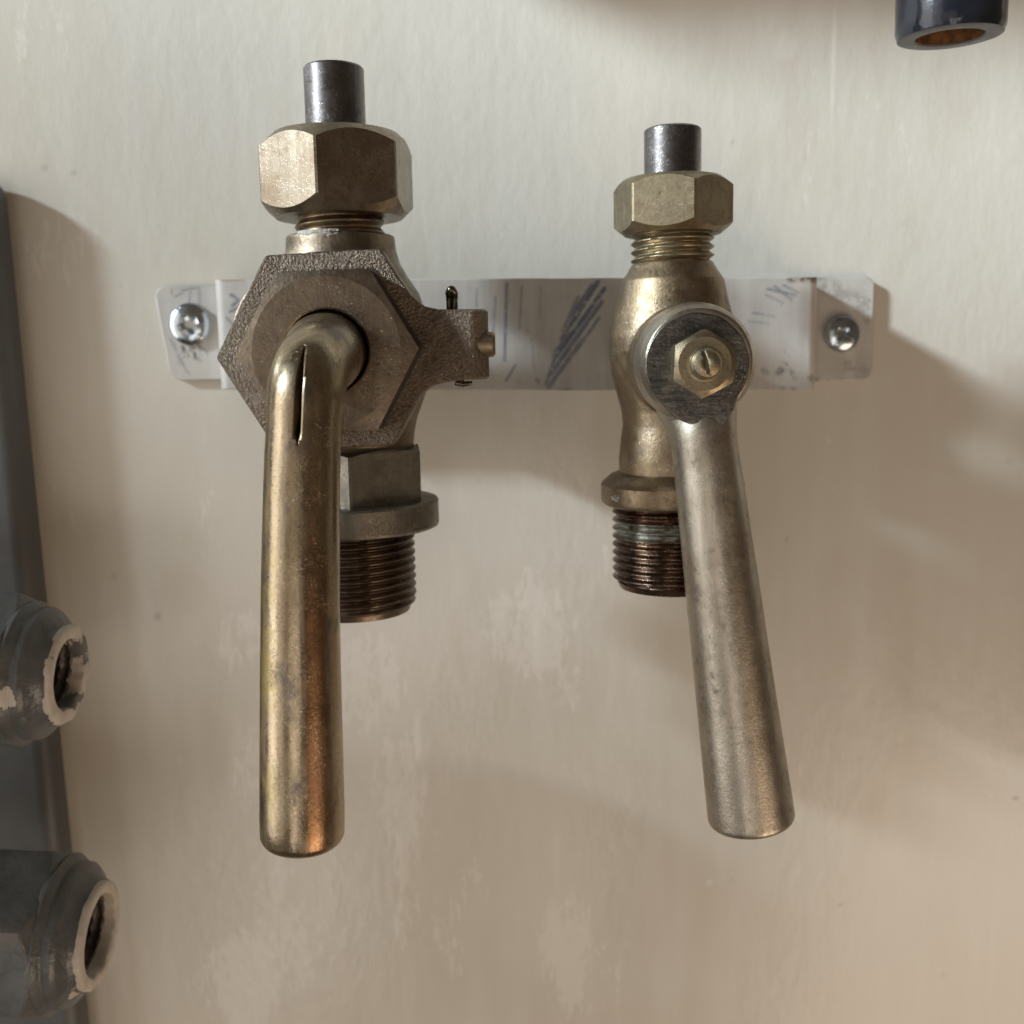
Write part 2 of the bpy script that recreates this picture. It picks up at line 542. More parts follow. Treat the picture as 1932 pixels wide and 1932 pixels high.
def set_attr(me, name, arr):
    a = me.attributes.new(name, 'FLOAT', 'POINT')
    a.data.foreach_set('value', np.asarray(arr, dtype=np.float32))


# ------------------------------------------------------------------ wall
def axis_list(lo, hi, step, olo, ohi, n=6):
    fine = list(np.arange(lo, hi + 1e-6, step))
    left = [olo + (lo - olo) * i / n for i in range(n)]
    right = [hi + (ohi - hi) * i / n for i in range(1, n + 1)]
    return np.array(left + fine + right)


xs = axis_list(-165, 165, 0.8, -420, 420)
zs = axis_list(-195, 100, 0.8, -480, 260)
X, Z = np.meshgrid(xs, zs)
nx, nz = len(xs), len(zs)
V = np.stack([X.ravel(), np.full(X.size, YW), Z.ravel()], 1) * MM
idx = np.arange(nx * nz).reshape(nz, nx)
faces = np.stack([idx[:-1, :-1].ravel(), idx[:-1, 1:].ravel(), idx[1:, 1:].ravel(), idx[1:, :-1].ravel()], 1)
me = bpy.data.meshes.new('wall')
me.from_pydata(V.tolist(), [], faces.tolist())
painted_gloss = np.zeros(X.shape)  # where pale reflections are put into the wall colour
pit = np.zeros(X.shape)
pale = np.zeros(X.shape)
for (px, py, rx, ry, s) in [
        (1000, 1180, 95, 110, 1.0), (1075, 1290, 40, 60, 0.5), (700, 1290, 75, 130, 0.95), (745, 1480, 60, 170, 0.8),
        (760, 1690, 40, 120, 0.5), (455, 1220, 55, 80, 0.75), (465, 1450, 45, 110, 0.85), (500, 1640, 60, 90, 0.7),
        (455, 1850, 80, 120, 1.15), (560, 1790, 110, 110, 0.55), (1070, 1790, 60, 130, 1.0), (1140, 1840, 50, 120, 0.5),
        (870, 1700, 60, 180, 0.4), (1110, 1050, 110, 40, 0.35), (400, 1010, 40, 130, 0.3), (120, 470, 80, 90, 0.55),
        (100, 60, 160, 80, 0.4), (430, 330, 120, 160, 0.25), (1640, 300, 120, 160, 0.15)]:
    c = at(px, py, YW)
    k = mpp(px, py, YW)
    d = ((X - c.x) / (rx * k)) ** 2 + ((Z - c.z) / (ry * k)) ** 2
    painted_gloss = np.maximum(painted_gloss, s * np.clip(1.35 - d, 0, 1))
for (px, py, r, s) in [(1487, 1017, 4, 1), (298, 1163, 8, 0.7), (215, 1088, 9, 0.3), (1917, 1505, 5, 1), (1585, 1707, 5, 0.8), (1780, 1840, 5, 0.5),
                       (85, 318, 5, 0.8), (140, 326, 5, 0.8), (345, 650, 4, 0.3), (450, 648, 8, 0.3), (1383, 268, 4, 0.5), (1708, 420, 4, 0.6),
                       (1760, 195, 4, 0.4), (1205, 580, 3, 0.5), (1905, 870, 8, 0.25), (228, 540, 4, .4), (905, 905, 4, 0.35), (1380, 1660, 3, 0.3)]:
    c = at(px, py, YW)
    k = mpp(px, py, YW)
    d = np.sqrt((X - c.x) ** 2 + (Z - c.z) ** 2) / max(r * k * 0.8, 0.45)
    pit = np.maximum(pit, s * np.clip(1.5 - d, 0, 1))
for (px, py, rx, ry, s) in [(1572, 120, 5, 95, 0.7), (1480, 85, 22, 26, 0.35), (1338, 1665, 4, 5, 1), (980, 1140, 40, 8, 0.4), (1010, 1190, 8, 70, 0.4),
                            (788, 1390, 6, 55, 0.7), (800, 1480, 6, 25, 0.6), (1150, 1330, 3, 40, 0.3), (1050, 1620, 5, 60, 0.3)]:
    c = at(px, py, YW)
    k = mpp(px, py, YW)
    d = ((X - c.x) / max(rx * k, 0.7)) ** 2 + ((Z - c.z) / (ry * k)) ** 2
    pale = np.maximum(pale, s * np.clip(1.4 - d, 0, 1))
set_attr(me, 'painted_gloss', painted_gloss.ravel())
set_attr(me, 'pit', pit.ravel())
set_attr(me, 'pale', pale.ravel())
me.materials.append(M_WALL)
wall = bpy.data.objects.new('wall', me)
COL.objects.link(wall)
wall['kind'] = 'structure'
wall['label'] = 'cream painted wall with pale gloss reflections painted in behind the valves'
# the face must look towards the camera
if me.polygons[0].normal.y > 0:
    me.flip_normals()


# ------------------------------------------------------------------ grey box at the left edge
def rounded(x0, x1, z0, z1, r, n=8):
    out = []
    for (cx, cz, a0) in ((x1 - r, z0 + r, -90), (x1 - r, z1 - r, 0), (x0 + r, z1 - r, 90), (x0 + r, z0 + r, 180)):
        for i in range(n + 1):
            a = R(a0 + 90 * i / n)
            out.append((cx + r * math.cos(a), cz + r * math.sin(a)))
    return out


pa, pb = at(33, 440, YW), at(181, 1932, YW)
box_top = at(20, 334, YW).z
ax = Vector((pa.x - pb.x, 0, pa.z - pb.z)).normalized()
Mx = Matrix(((ax.z, 0, ax.x, pa.x), (0, 1, 0, YW), (-ax.x, 0, ax.z, pa.z), (0, 0, 0, 1)))
box_root = empty('electrical_box', Mx)
tag(box_root, 'dark grey enamelled box with a rounded corner, on the wall at the left edge', 'box')
h = box_top - pa.z
mb = MB()
mb.prism(rounded(-120, 0, -330, h, 6.5), -11.0, 0.0)
mb.build('casing', M_BOX, box_root, bevel=5.0, segs=8, angle=60)

# ------------------------------------------------------------------ strap bracket
YS, YT = -4.0, 13.0            # front faces of the raised strap and of the end tabs
top_l, top_r = at(460, 527, YS), at(1500, 524, YS)
bot_l, bot_r = at(430, 734, YS), at(1500, 738, YS)
xl_tab, xr_tab = at(306, 620, YT).x, at(1648, 620, YT).x
xl_up, xr_up = at(408, 630, YS).x, at(1543, 630, YS).x


def lerp(a, b, t):
    return a + (b - a) * t


path = []
rb = 2.2


def arc(cx, cy, r, a0, a1, n=5):
    for i in range(n + 1):
        a = R(a0 + (a1 - a0) * i / n)
        path.append((cx + r * math.cos(a), cy + r * math.sin(a)))


for i in range(40):
    path.append((lerp(xl_tab, xl_up - 1.2, i / 40), YT))
arc(xl_up - 1.2, YT - 1.2, 1.2, 90, 0, 3)
arc(xl_up + rb, YS + rb, rb, 180, 270)
for i in range(1, 400):
    path.append((lerp(xl_up + rb, xr_up - rb, i / 400), YS))
arc(xr_up - rb, YS + rb, rb, 270, 360)
arc(xr_up + 1.2, YT - 1.2, 1.2, 180, 90, 3)
for i in range(1, 41):
    path.append((lerp(xr_up + 1.2, xr_tab, i / 40), YT))
tl_t, tl_b = at(306, 541, YT).z, at(318, 718, YT).z
tr_t, tr_b = at(1640, 522, YT).z, at(1640, 718, YT).z
NV = 72
vs, ink, soot, rust, uvpx = [], [], [], [], []


def to_px(p):
    d = Vector(p) - CAM
    k = d.dot(fwd)
    return 966 + F * d.dot(CR) / k, 966 - F * d.dot(CU) / k


def seg_d(px, py, s):
    x0, y0, x1, y1 = s
    dx, dy = x1 - x0, y1 - y0
    t = max(0, min(1, ((px - x0) * dx + (py - y0) * dy) / (dx * dx + dy * dy + 1e-9)))
    return math.hypot(px - x0 - dx * t, py - y0 - dy * t), t


INK = [(956, 535, 952, 680, 2.6, .8), (935, 560, 930, 640, 2, .5), (985, 540, 980, 620, 2, .5), (972, 690, 955, 718, 2.5, .7), (1003, 640, 1008, 700, 2, .35),
       (1128, 532, 1060, 640, 4, 1), (1140, 545, 1050, 672, 4, 1), (1118, 540, 1075, 600, 5, .9), (1135, 570, 1040, 705, 4, .9), (1110, 590, 1045, 670, 5, .9),
       (1100, 640, 1035, 730, 4, .8), (1130, 600, 1085, 665, 3, .8), (1090, 560, 1062, 625, 3, .7), (1052, 660, 1030, 725, 3, .8), (1060, 690, 1042, 728, 2, .5),
       (900, 545, 898, 600, 2, .4), (1020, 540, 1018, 600, 2, .3),
       (1448, 545, 1500, 557, 2.6, .7), (1462, 540, 1494, 566, 2.4, .6), (1445, 556, 1478, 572, 2, .5), (1478, 538, 1506, 552, 2, .6), (1420, 590, 1462, 597, 2, .5), (1412, 606, 1450, 611, 2, .35),
       (436, 556, 449, 566, 3, .8), (449, 566, 438, 578, 3, .9), (434, 588, 452, 580, 2.5, .8), (428, 600, 440, 612, 2.5, .6),
       (343, 548, 375, 542, 2, .6), (360, 540, 357, 572, 2, .6), (375, 545, 378, 575, 2, .5), (330, 560, 345, 552, 2, .5), (322, 640, 352, 700, 2, .55), (352, 700, 358, 706, 2, .4), (330, 650, 340, 690, 2, .3)]
SOOT = [(344, 655, 352, 672, 4, 1), (352, 672, 360, 655, 4, .9), (365, 655, 368, 675, 3, .9), (375, 652, 388, 664, 3, .8), (372, 676, 390, 668, 3, .7), (380, 660, 378, 680, 3, .7),
        (1490, 526, 1540, 524, 5, 1), (1525, 531, 1550, 527, 4, .8), (1480, 690, 1470, 702, 6, .8), (1490, 700, 1500, 712, 5, .5), (1530, 712, 1545, 720, 6, .5), (1475, 732, 1500, 735, 4, .6), (1058, 737, 1075, 737, 4, .7),
        (1560, 540, 1600, 560, 14, .35), (1620, 560, 1635, 600, 12, .35), (1590, 660, 1610, 650, 5, .8), (1600, 690, 1630, 700, 10, .3), (880, 700, 900, 712, 4, .4), (1010, 712, 1015, 722, 4, .5), (1440, 700, 1450, 705, 5, .5)]
RUST = [(415, 526, 460, 526, 3.5, .8), (1490, 530, 1540, 530, 4, .3), (1535, 560, 1540, 700, 3, .15)]
P = len(path)
for i, (x, y) in enumerate(path):
    t = (x - xl_up) / (xr_up - xl_up)
    zt = lerp(top_l.z, top_r.z, t)
    zb = lerp(bot_l.z, bot_r.z, t)
    f = (y - YS) / (YT - YS)
    f = max(0.0, min(1.0, f))
    if x < 0:
        zt, zb = lerp(zt, tl_t, f), lerp(zb, tl_b, f)
        e = x - xl_tab
    else:
        zt, zb = lerp(zt, tr_t, f), lerp(zb, tr_b, f)
        e = xr_tab - x
    rc = 3.0
    ins = rc - math.sqrt(max(0, rc * rc - (rc - e) ** 2)) if e < rc else 0.0
    skew = 0.0
    for j in range(NV + 1):
        w = j / NV
        z = lerp(zb + ins, zt - ins, w)
        z += 0.04 * math.sin(x * 0.35) * (1 if w > 0.98 else 0) + 0.05 * math.sin(x * 0.23 + 1) * (1 if w < 0.02 else 0)
        xx = x
        if x < xl_up:                       # the left tab leans a little
            xx = x - (w - 0.45) * 2.4 * min(1, (xl_up - x) / 8)
        vs.append((xx, y, z))
        px, py = to_px((xx, y, z))
        for L, A in ((INK, ink), (SOOT, soot), (RUST, rust)):
            m_ = 0.0
            for s in L:
                d, tt = seg_d(px, py, s[:4])
                if d < s[4] * 1.6:
                    m_ = max(m_, s[5] * max(0, min(1, 1.6 - d / s[4])) * (1.0 if tt < 0.75 else 1.6 - 0.8 * tt))
            A.append(m_)
fs = []
for i in range(P - 1):
    for j in range(NV):
        a = i * (NV + 1) + j
        fs.append((a, a + NV + 1, a + NV + 2, a + 1))
O0 = at(966, 630, YS)
br_root = empty('mounting_bracket', Matrix.Translation(O0))
tag(br_root, 'scuffed grey white strap bracket with blue scribbles, screwed flat to the wall', 'bracket')
me = bpy.data.meshes.new('strap')
me.from_pydata([((x - O0.x) * MM, (y - O0.y) * MM, (z - O0.z) * MM) for x, y, z in vs], [], fs)
set_attr(me, 'ink', ink)
set_attr(me, 'soot', soot)
set_attr(me, 'rust', rust)
me.materials.append(M_STRAP)
me.polygons.foreach_set('use_smooth', [True] * len(me.polygons))
if me.polygons[len(me.polygons) // 2].normal.y > 0:
    me.flip_normals()
strap = bpy.data.objects.new('strap', me)
COL.objects.link(strap)
strap.parent = br_root
so = strap.modifiers.new('thick', 'SOLIDIFY')
so.thickness = 1.7 * MM
so.offset = -1


def screw(px, py, rpx, rot):
    c = at(px, py, YT)
    rad = rpx * mpp(px, py, YT)
    o = MB()
    ns, nr = 72, 26
    V_, F_ = [], []
    for k in range(nr + 1):
        q = k / nr
        for i in range(ns):
            a = 2 * math.pi * i / ns
            x, z = q * rad * math.cos(a), q * rad * math.sin(a)
            hgt = 2.2 * math.sqrt(max(0, 1 - (q * 0.93) ** 2.6)) if q < 1 else 0
            ca, sa = math.cos(rot), math.sin(rot)
            u, w = x * ca + z * sa, -x * sa + z * ca
            lim = 0.52 * rad
            wd = 0.135 * rad
            rr = q * rad
            if rr < lim and (abs(u) < wd or abs(w) < wd):
                hgt -= 1.4 * (1 - (rr / lim) ** 3 * 0.6)
            elif rr < 0.24 * rad:
                hgt -= 1.0
            V_.append((x, -hgt, z))
    for k in range(nr):
        for i in range(ns):
            j = (i + 1) % ns
            F_.append((k * ns + i, k * ns + j, (k + 1) * ns + j, (k + 1) * ns + i))
    o.add(V_, F_, Matrix.Translation(c - O0 + Vector((0, -0.35, 0))))
    # washer lip
    n = 48
    o.lathe([(rad * 0.99, 0.0), (rad * 1.01, 0.5), (rad * 0.9, 0.9)], 48,
            Matrix.Translation(c - O0 + Vector((0, 0.05, 0))) @ Matrix.Rotation(R(90), 4, 'X'))
    return o.build('screw', M_ZINC, br_root, angle=40)


screw(360, 612, 39, R(20))
screw(1587, 630, 34, R(50))


# ------------------------------------------------------------------ frames of the two valves
class Frame:
    def __init__(self, pt, pb, ph, Y):
        a, b = at(*pt, Y), at(*pb, Y)
        ez = (a - b).normalized()
        ey = Vector((0, 1, 0))
        ex = ey.cross(ez)
        t = (ph - pt[1]) / (pb[1] - pt[1])
        self.O = at(lerp(pt[0], pb[0], t), ph, Y)
        self.M = Matrix((ex, ey, ez)).transposed().to_4x4()
        self.M.translation = self.O
        self.I = self.M.inverted()
        self.pt, self.pb, self.Y = pt, pb, Y

    def loc(self, px, py, Y):
        return self.I @ at(px, py, Y)

    def z(self, py):
        t = (py - self.pt[1]) / (self.pb[1] - self.pt[1])
        return self.loc(lerp(self.pt[0], self.pb[0], t), py, self.Y).z

    def k(self, py):
        t = (py - self.pt[1]) / (self.pb[1] - self.pt[1])
        return mpp(lerp(self.pt[0], self.pb[0], t), py, self.Y)


ROTY = Matrix.Rotation(R(90), 4, 'X')      # lathe axis +z -> -y (towards the viewer)


def yaxis(c):
    """lathe frame on a local point with its axis towards the viewer; z of the lathe = distance in front of c"""
    return Matrix.Translation(Vector(c)) @ ROTY


YV = -32.0
# ================================================================== LEFT VALVE
FL = Frame((631, 170), (668, 1050), 660, YV)
root = empty('valve', FL.M)
tag(root, 'larger brass cock with hexagonal bonnet and bent round rod handle, on the left', 'valve', 'old brass valves on the strap')
z, k = FL.z, FL.k
# steel stub
r = 56.5 * k(170)
zt, zb = z(127), z(265)
MB().lathe([(r, zb), (r, zt - 0.5), (r - 0.25, zt - 0.15), (r - 0.7, zt), (r - 2.2, zt), (r - 2.3, zt - 8), (0.3, zt - 8)], 72).build('stem', M_STEEL, root)
# union nut, its corners at -15 deg from the viewer direction
a_front = -math.pi / 2
mb = MB()
hex_nut(mb, 148 * k(330), a_front + R(-6.0), z(413), z(257), 3.2, 3.4, flat=0.99, slope=0.95)
mb.build('union_nut', M_NUT, root, angle=22)
# threaded neck
mb = MB()
thread(mb, 84 * k(430), z(452), z(405), 2.3, 0.9)
mb.build('neck_thread', M_BRASS, root, angle=60)
# body: barrel and cross barrel
mb = MB()
prof = [(88, 870), (119, 864), (121, 838), (124, 815), (130, 790), (148, 745), (158, 700), (162, 650), (156, 600), (143, 555), (124, 526), (110, 500), (103, 475), (102, 462), (101, 447), (80, 445)]
mb.lathe([(rp * k(py), z(py)) for rp, py in prof], 72)
ch = FL.loc(622, 662, -44)
mb.lathe([(17.5, -12), (18.5, 0), (19.5, 4)], 72, yaxis((ch.x, ch.y, ch.z)))
mb.lathe([(9.5, -17.5), (9.5, 0)], 48, yaxis((0, 8, 0)) @ Matrix.Translation((0, 0, -4)))
mb.build('body', M_BODY1, root, remesh=0.35, smooth=6)

# bonnet flange: cast hexagon with a lug on its right
YFn, YFb = -51.0, -44.0


def L2(px, py, Y):
    p = FL.loc(px, py, Y)
    return (p.x, p.z)


out_px = [(499, 481), (718, 468), (752, 522), (776, 556), (800, 577), (826, 583), (878, 583), (893, 584), (893, 714), (878, 716), (840, 722), (815, 729), (795, 744), (780, 772), (743, 840), (522, 852), (406, 675)]
outl = [L2(px, py, YFn) for px, py in out_px]
mb = MB()
mb.prism(outl, YFn - FL.O.y, YFb - FL.O.y)
fl = mb.build('bonnet_flange', M_CAST, root, bevel=0.7, segs=3, angle=40)
# rounded knuckle that ends the lug
lt, lb = FL.loc(880, 584, YFn), FL.loc(880, 715, YFn)
rk = 4.3
mb = MB()
mb.lathe([(rk - 0.5, lb.z - 0.15), (rk, lb.z + 0.3), (rk, lt.z - 0.3), (rk - 0.5, lt.z + 0.12)], 48, Matrix.Translation((lt.x - 0.2, lt.y + rk - 0.15, 0)))
kn = mb.build('lug', M_CAST, fl)
# pin through the lug and its split pin
pc = FL.loc(905, 650, -48)
mb = MB()
rp = 24 * mpp(905, 650, -48)
mb.lathe([(rp, -3), (rp, 2.6), (rp - 0.5, 3.1)], 36, Matrix.Translation(pc) @ Matrix.Rotation(R(90), 4, 'Y'))
mb.build('pivot_pin', M_BRASS, root)
c = FL.loc(853, 588, -47)
mb = MB()
keys = [((c.x - 0.55, c.y + 1.0, c.z - 3), .55), ((c.x - 0.55, c.y + 0.6, c.z + 2.2), .6), ((c.x - 0.5, c.y, c.z + 3.6), .75), ((c.x, c.y - 0.4, c.z + 4.3), .8), ((c.x + 0.5, c.y, c.z + 3.6), .75), ((c.x + 0.55, c.y + 0.6, c.z + 2.2), .6), ((c.x + 0.55, c.y + 1.0, c.z - 3), .55)]
pts, rad = catmull(keys, 6)
mb.sweep(pts, rad, 16)
c2 = FL.loc(874, 720, -47)
mb.sweep([(c2.x - 1.6, c2.y, c2.z - 0.2), (c2.x, c2.y - .2, c2.z - 0.5), (c2.x + 1.8, c2.y, c2.z - 0.3)], [0.55, 0.6, 0.4], 12)
mb.sweep([(c2.x - 0.4, c2.y, c2.z + 2), (c2.x - .4, c2.y - .2, c2.z - 0.5)], [0.6, 0.6], 12)
mb.build('split_pin', M_PIN, root)

# packing nut (inner hexagon) with a turned face
YCn = -57.0
cc = FL.loc(616, 664, YCn)
Rc = 174 * mpp(616, 664, YCn)
rb_ = 80 * mpp(618, 664, YCn)
mb = MB()
hx = hexr(Rc, R(0) + R(0.0), 0.995)
corner = FL.loc(790, 657, YCn) - cc
a0 = math.atan2(corner.z, corner.x)
Mc = yaxis((cc.x, cc.y, cc.z))
rface = 141 * mpp(616, 664, YCn)
CHN = 0.7
hex_nut(mb, Rc, a0, -7.5, 0.0, 0, Rc - rface, Mc, flat=0.996, slope=CHN / (Rc - rface), cap1=False)
# turned face with an open bore
n0 = 96
mb.lathe([(rface, 0.0), (rface - 0.3, 0.02), (rb_ + 0.35, 0.03), (rb_, -0.2), (rb_, -6)], n0, Mc, cap0=False, cap1=False)
mb.build('packing_nut', M_CAP, root, angle=20)
mb = MB()
hg = hexr(Rc + 0.42, a0, 0.998)
mb.polar(lambda t, q: hg(t), [-3.0, YCn - YFn + 6.0 + 0.06], 96, Matrix.Translation((0.16, 0, 0.2)) @ Mc @ Matrix.Translation((0, 0, -6.0)), extra=[a0 + kk * math.pi / 3 for kk in range(6)])
mb.build('dark_seam', M_SLOT, root, angle=24)  # thin dark hexagon plate round the foot of the packing nut
# handle spindle and rod
hc = FL.loc(618, 664, -57)
yo = FL.O.y
keys = [((hc.x, -40 - yo, hc.z), 72 * mpp(618, 664, -57)), ((hc.x, -58 - yo, hc.z), 72 * mpp(618, 664, -57)),
        ((hc.x, -63 - yo, hc.z - 0.1), 71 * mpp(615, 662, -63))]
p = FL.loc(611, 668, -69)
keys.append(((p.x, -69 - yo, p.z - 0.3), 6.85))
p = FL.loc(592, 688, -76.0)
keys.append(((p.x, -75.8 - yo, p.z - 0.2), 6.55))
p = FL.loc(579, 732, -80.3)
keys.append(((p.x, -80.2 - yo, p.z), 6.5))
p = FL.loc(573, 800, -81.5)
keys.append(((p.x, -81.3 - yo, p.z), 69.5 * mpp(575, 800, -81)))
p = FL.loc(569, 950, -82)
keys.append(((p.x, -82 - yo, p.z), 71.5 * mpp(566, 950, -82)))
p = FL.loc(567, 1200, -83)
keys.append(((p.x, -83 - yo, p.z), 74 * mpp(567, 1200, -83)))
p = FL.loc(570.5, 1542, -84)
rend = 79 * mpp(570, 1560, -84)
keys.append(((p.x, -84 - yo, p.z), rend))
pts, rad = catmull(keys, 12)
pe = FL.loc(571, 1591, -84)
end = Vector((pe.x, -84 - yo, pe.z))
d = (end - pts[-1])
ln = d.length
for i in range(1, 9):
    a = math.pi / 2 * i / 8
    pts.append(pts[len(pts) - 1] if False else Vector(keys[-1][0]) + d * (0.5 + 0.5 * math.sin(a)))
    rad.append(rend - 2.2 * (1 - math.cos(a)))
mb = MB()
mb.sweep(pts, rad, 64)
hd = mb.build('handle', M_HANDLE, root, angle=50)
me = hd.data
me.set_sharp_from_angle(angle=R(60))
nseg = 64
co = np.array([v.co[:] for v in me.vertices]) / MM
cen = np.array([p[:] for p in pts])
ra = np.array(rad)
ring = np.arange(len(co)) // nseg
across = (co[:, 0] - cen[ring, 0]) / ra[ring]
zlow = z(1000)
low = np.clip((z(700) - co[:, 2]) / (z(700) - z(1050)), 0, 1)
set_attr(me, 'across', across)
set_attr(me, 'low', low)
# the slot sawn in the bend
sl_t, sl_b = FL.loc(573, 655, -81), FL.loc(561, 838, -88)
cut = MB()
w = 0.6
o2 = []
t0, b0 = FL.loc(574, 652, -83), FL.loc(562, 835, -87.5)
cut.add([(t0.x - .18, -95 - yo, t0.z), (t0.x + .18, -95 - yo, t0.z), (lerp(t0.x, b0.x, .3) + w, -95 - yo, lerp(t0.z, b0.z, .3)), (b0.x + w, -95 - yo, b0.z + 1.6), (b0.x, -95 - yo, b0.z - 0.4), (b0.x - w, -95 - yo, b0.z + 1.4), (lerp(t0.x, b0.x, .3) - w, -95 - yo, lerp(t0.z, b0.z, .3)),
         (t0.x - .18, -71 - yo, t0.z), (t0.x + .18, -71 - yo, t0.z), (lerp(t0.x, b0.x, .3) + w, -73 - yo, lerp(t0.z, b0.z, .3)), (b0.x + w, -83 - yo, b0.z + 1.6), (b0.x, -83 - yo, b0.z - .4), (b0.x - w, -83 - yo, b0.z + 1.4), (lerp(t0.x, b0.x, .3) - w, -73 - yo, lerp(t0.z, b0.z, .3))],
        [(0, 1, 2, 3, 4, 5, 6), (13, 12, 11, 10, 9, 8, 7)] + [(i, (i + 1) % 7, 7 + (i + 1) % 7, 7 + i) for i in range(7)])
co_ = cut.build('slot', M_SLOT, root)
bo = hd.modifiers.new('cut', 'BOOLEAN')
bo.operation = 'DIFFERENCE'
bo.solver = 'EXACT'
bo.object = co_
bpy.context.view_layer.update()
dg = bpy.context.evaluated_depsgraph_get()
newme = bpy.data.meshes.new_from_object(hd.evaluated_get(dg))
hd.modifiers.clear()
old = hd.data
hd.data = newme
newme.name = 'handle'
bpy.data.objects.remove(co_)

# hexagon below the body, collar, threaded tail
mb = MB()
hex_nut(mb, 147 * k(910), a_front + R(8.5), z(975), z(846), 0, 1.2, flat=0.99, slope=0.5)
mb.build('spanner_hexagon', M_GREY, root, angle=22)
mb = MB()
rc = 163 * k(975)
mb.lathe([(rc - 0.8, z(994)), (rc - 0.25, z(992)), (rc, z(988)), (rc, z(946)), (rc - 0.3, z(942)), (rc - 0.8, z(940.5)), (5, z(939))], 96)
mb.build('collar', M_GREY, root, angle=22)
mb = MB()
thread(mb, 115 * k(1090), z(1140), z(990), 1.81, 1.05, seg=120)
tl = mb
mb.lathe([(9.0, z(1150)), (115 * k(1090) - 1.6, z(1150)), (115 * k(1090) - 1.2, z(1139)), (9, z(1138))], 72)
mb.build('threaded_tail', M_DARK, root, angle=60)

# ================================================================== RIGHT VALVE
FR = Frame((1269, 280), (1268, 1050), 680, YV)
root2 = empty('valve', FR.M)
tag(root2, 'smaller brass cock with bulbous body and bolted tapered lever handle, on the right', 'valve', 'old brass valves on the strap')
z, k = FR.z, FR.k
r = 53.5 * k(280)
zt, zb = z(243), z(345)
MB().lathe([(r, zb), (r, zt - 0.4), (r - 0.3, zt - 0.1), (r - 0.6, zt), (r - 1.7, zt), (r - 1.8, zt - 8), (0.3, zt - 8)], 72).build('stem', M_STEEL, root2)
mb = MB()
hex_nut(mb, 114 * k(385), a_front + R(-48), z(443), z(339), 2.6, 2.4, flat=0.988, slope=0.8)
mb.build('union_nut', M_NUT2, root2, angle=22)
mb = MB()
thread(mb, 78 * k(470), z(502), z(432), 1.75, 1.0, end=0.3)
mb.build('neck_thread', M_NUT2, root2, angle=60)
mb = MB()
prof = [(60, 905), (100, 900), (100, 860), (97, 830), (93, 800), (95, 775), (103, 745), (114, 705), (119, 665), (118, 635), (112, 600), (104, 568), (98, 540), (96, 530), (84, 512), (77, 500), (72, 494), (50, 494)]
mb.lathe([(rp * k(py), z(py)) for rp, py in prof], 96)
hb = FR.loc(1300, 682, -48)
mb.lathe([(11.5, -12), (11.2, 0), (10.8, 3)], 72, yaxis((lerp(0, hb.x, 1), hb.y, hb.z)))
mb.lathe([(7.5, 0), (7.5, 22)], 48, Matrix.Translation((0, 6, 1)) @ Matrix.Rotation(R(-90), 4, 'X'))
mb.build('body', M_BODY2, root2, remesh=0.3, smooth=5)
# flats under the body, collar, threaded tail
mb = MB()
rc = 134 * k(915)
mb.lathe([(8, z(950)), (rc - 1.0, z(949)), (rc - 0.3, z(945)), (rc, z(938)), (rc, z(911)), (rc - 0.45, z(906)), (rc - 2.2, z(893)), (rc - 3.4, z(889)), (8, z(888))], 96)
mb.build('collar', M_BRASS, root2, angle=24)
mb = MB()
thread(mb, 112 * k(1040), z(1094), z(950), 1.81, 1.05, seg=120)
mb.lathe([(11.5, z(970)), (11.5, z(940))], 72)
mb.lathe([(9.0, z(1104)), (112 * k(1040) - 1.5, z(1104)), (112 * k(1040) - 1.0, z(1093)), (9, z(1092))], 72)
mb.build('threaded_tail', M_DARK2, root2, angle=60)
worn_band(M_DARK2, z(1010) * MM, z(968) * MM)

# lever: round eye and tapered grip in one casting
YD0, YD1 = -50.0, -63.0
ce = FR.loc(1310, 684, -57)
yo = FR.O.y
rD = 111 * mpp(1306, 681, -55)
mb = MB()
mb.lathe([(rD - 1.2, 0), (rD - 0.3, 0.8), (rD, 3.0), (rD, 6.0), (rD - 0.4, 8.6), (rD - 1.3, 10.4), (rD - 1.5, 10.6)], 96,
         yaxis((ce.x, YD0 - yo - 1.5, ce.z)) )
keys = []
for (px, py, Y, rr) in [(1312, 758, -52.8, 76), (1320, 783, -54.8, 71), (1325, 808, -56.2, 64), (1328, 832, -56.8, 61.5), (1334, 880, -57, 62.5), (1349, 1000, -57.3, 66), (1385, 1290, -58, 74), (1414, 1517, -58.5, 80.5)]:
    p = FR.loc(px, py, Y)
    keys.append(((p.x, Y - yo, p.z), rr * mpp(px, py, Y)))
pts, rad = catmull(keys, 10)
pe = FR.loc(1418, 1549, -58.5)
d = Vector((pe.x, -58.5 - yo, pe.z)) - Vector(keys[-1][0])
rend = keys[-1][1]
for i in range(1, 7):
    a = math.pi / 2 * i / 6
    pts.append(Vector(keys[-1][0]) + d * (0.6 + 0.4 * math.sin(a)))
    rad.append(rend + 0.1 - 1.0 * (1 - math.cos(a)))
mb.sweep(pts, rad, 64)
lever = mb.build('handle', M_CONE, root2, remesh=0.28, smooth=6)
# dark worn face of the eye
cf = FR.loc(1316, 689, -62.3)
mb = MB()
rf_ = 98 * mpp(1316, 689, -62)
yf = YD0 - 1.5 - 10.75
ring = []
for i in range(91):
    a = R(-38 + 256 * i / 90)                 # round the eye, open at the bottom
    e = 1 + 0.012 * mnoise.noise((math.cos(a) * 4, math.sin(a) * 4, 1.7))
    ring.append((cf.x + rf_ * e * math.cos(a), cf.z + rf_ * e * math.sin(a)))
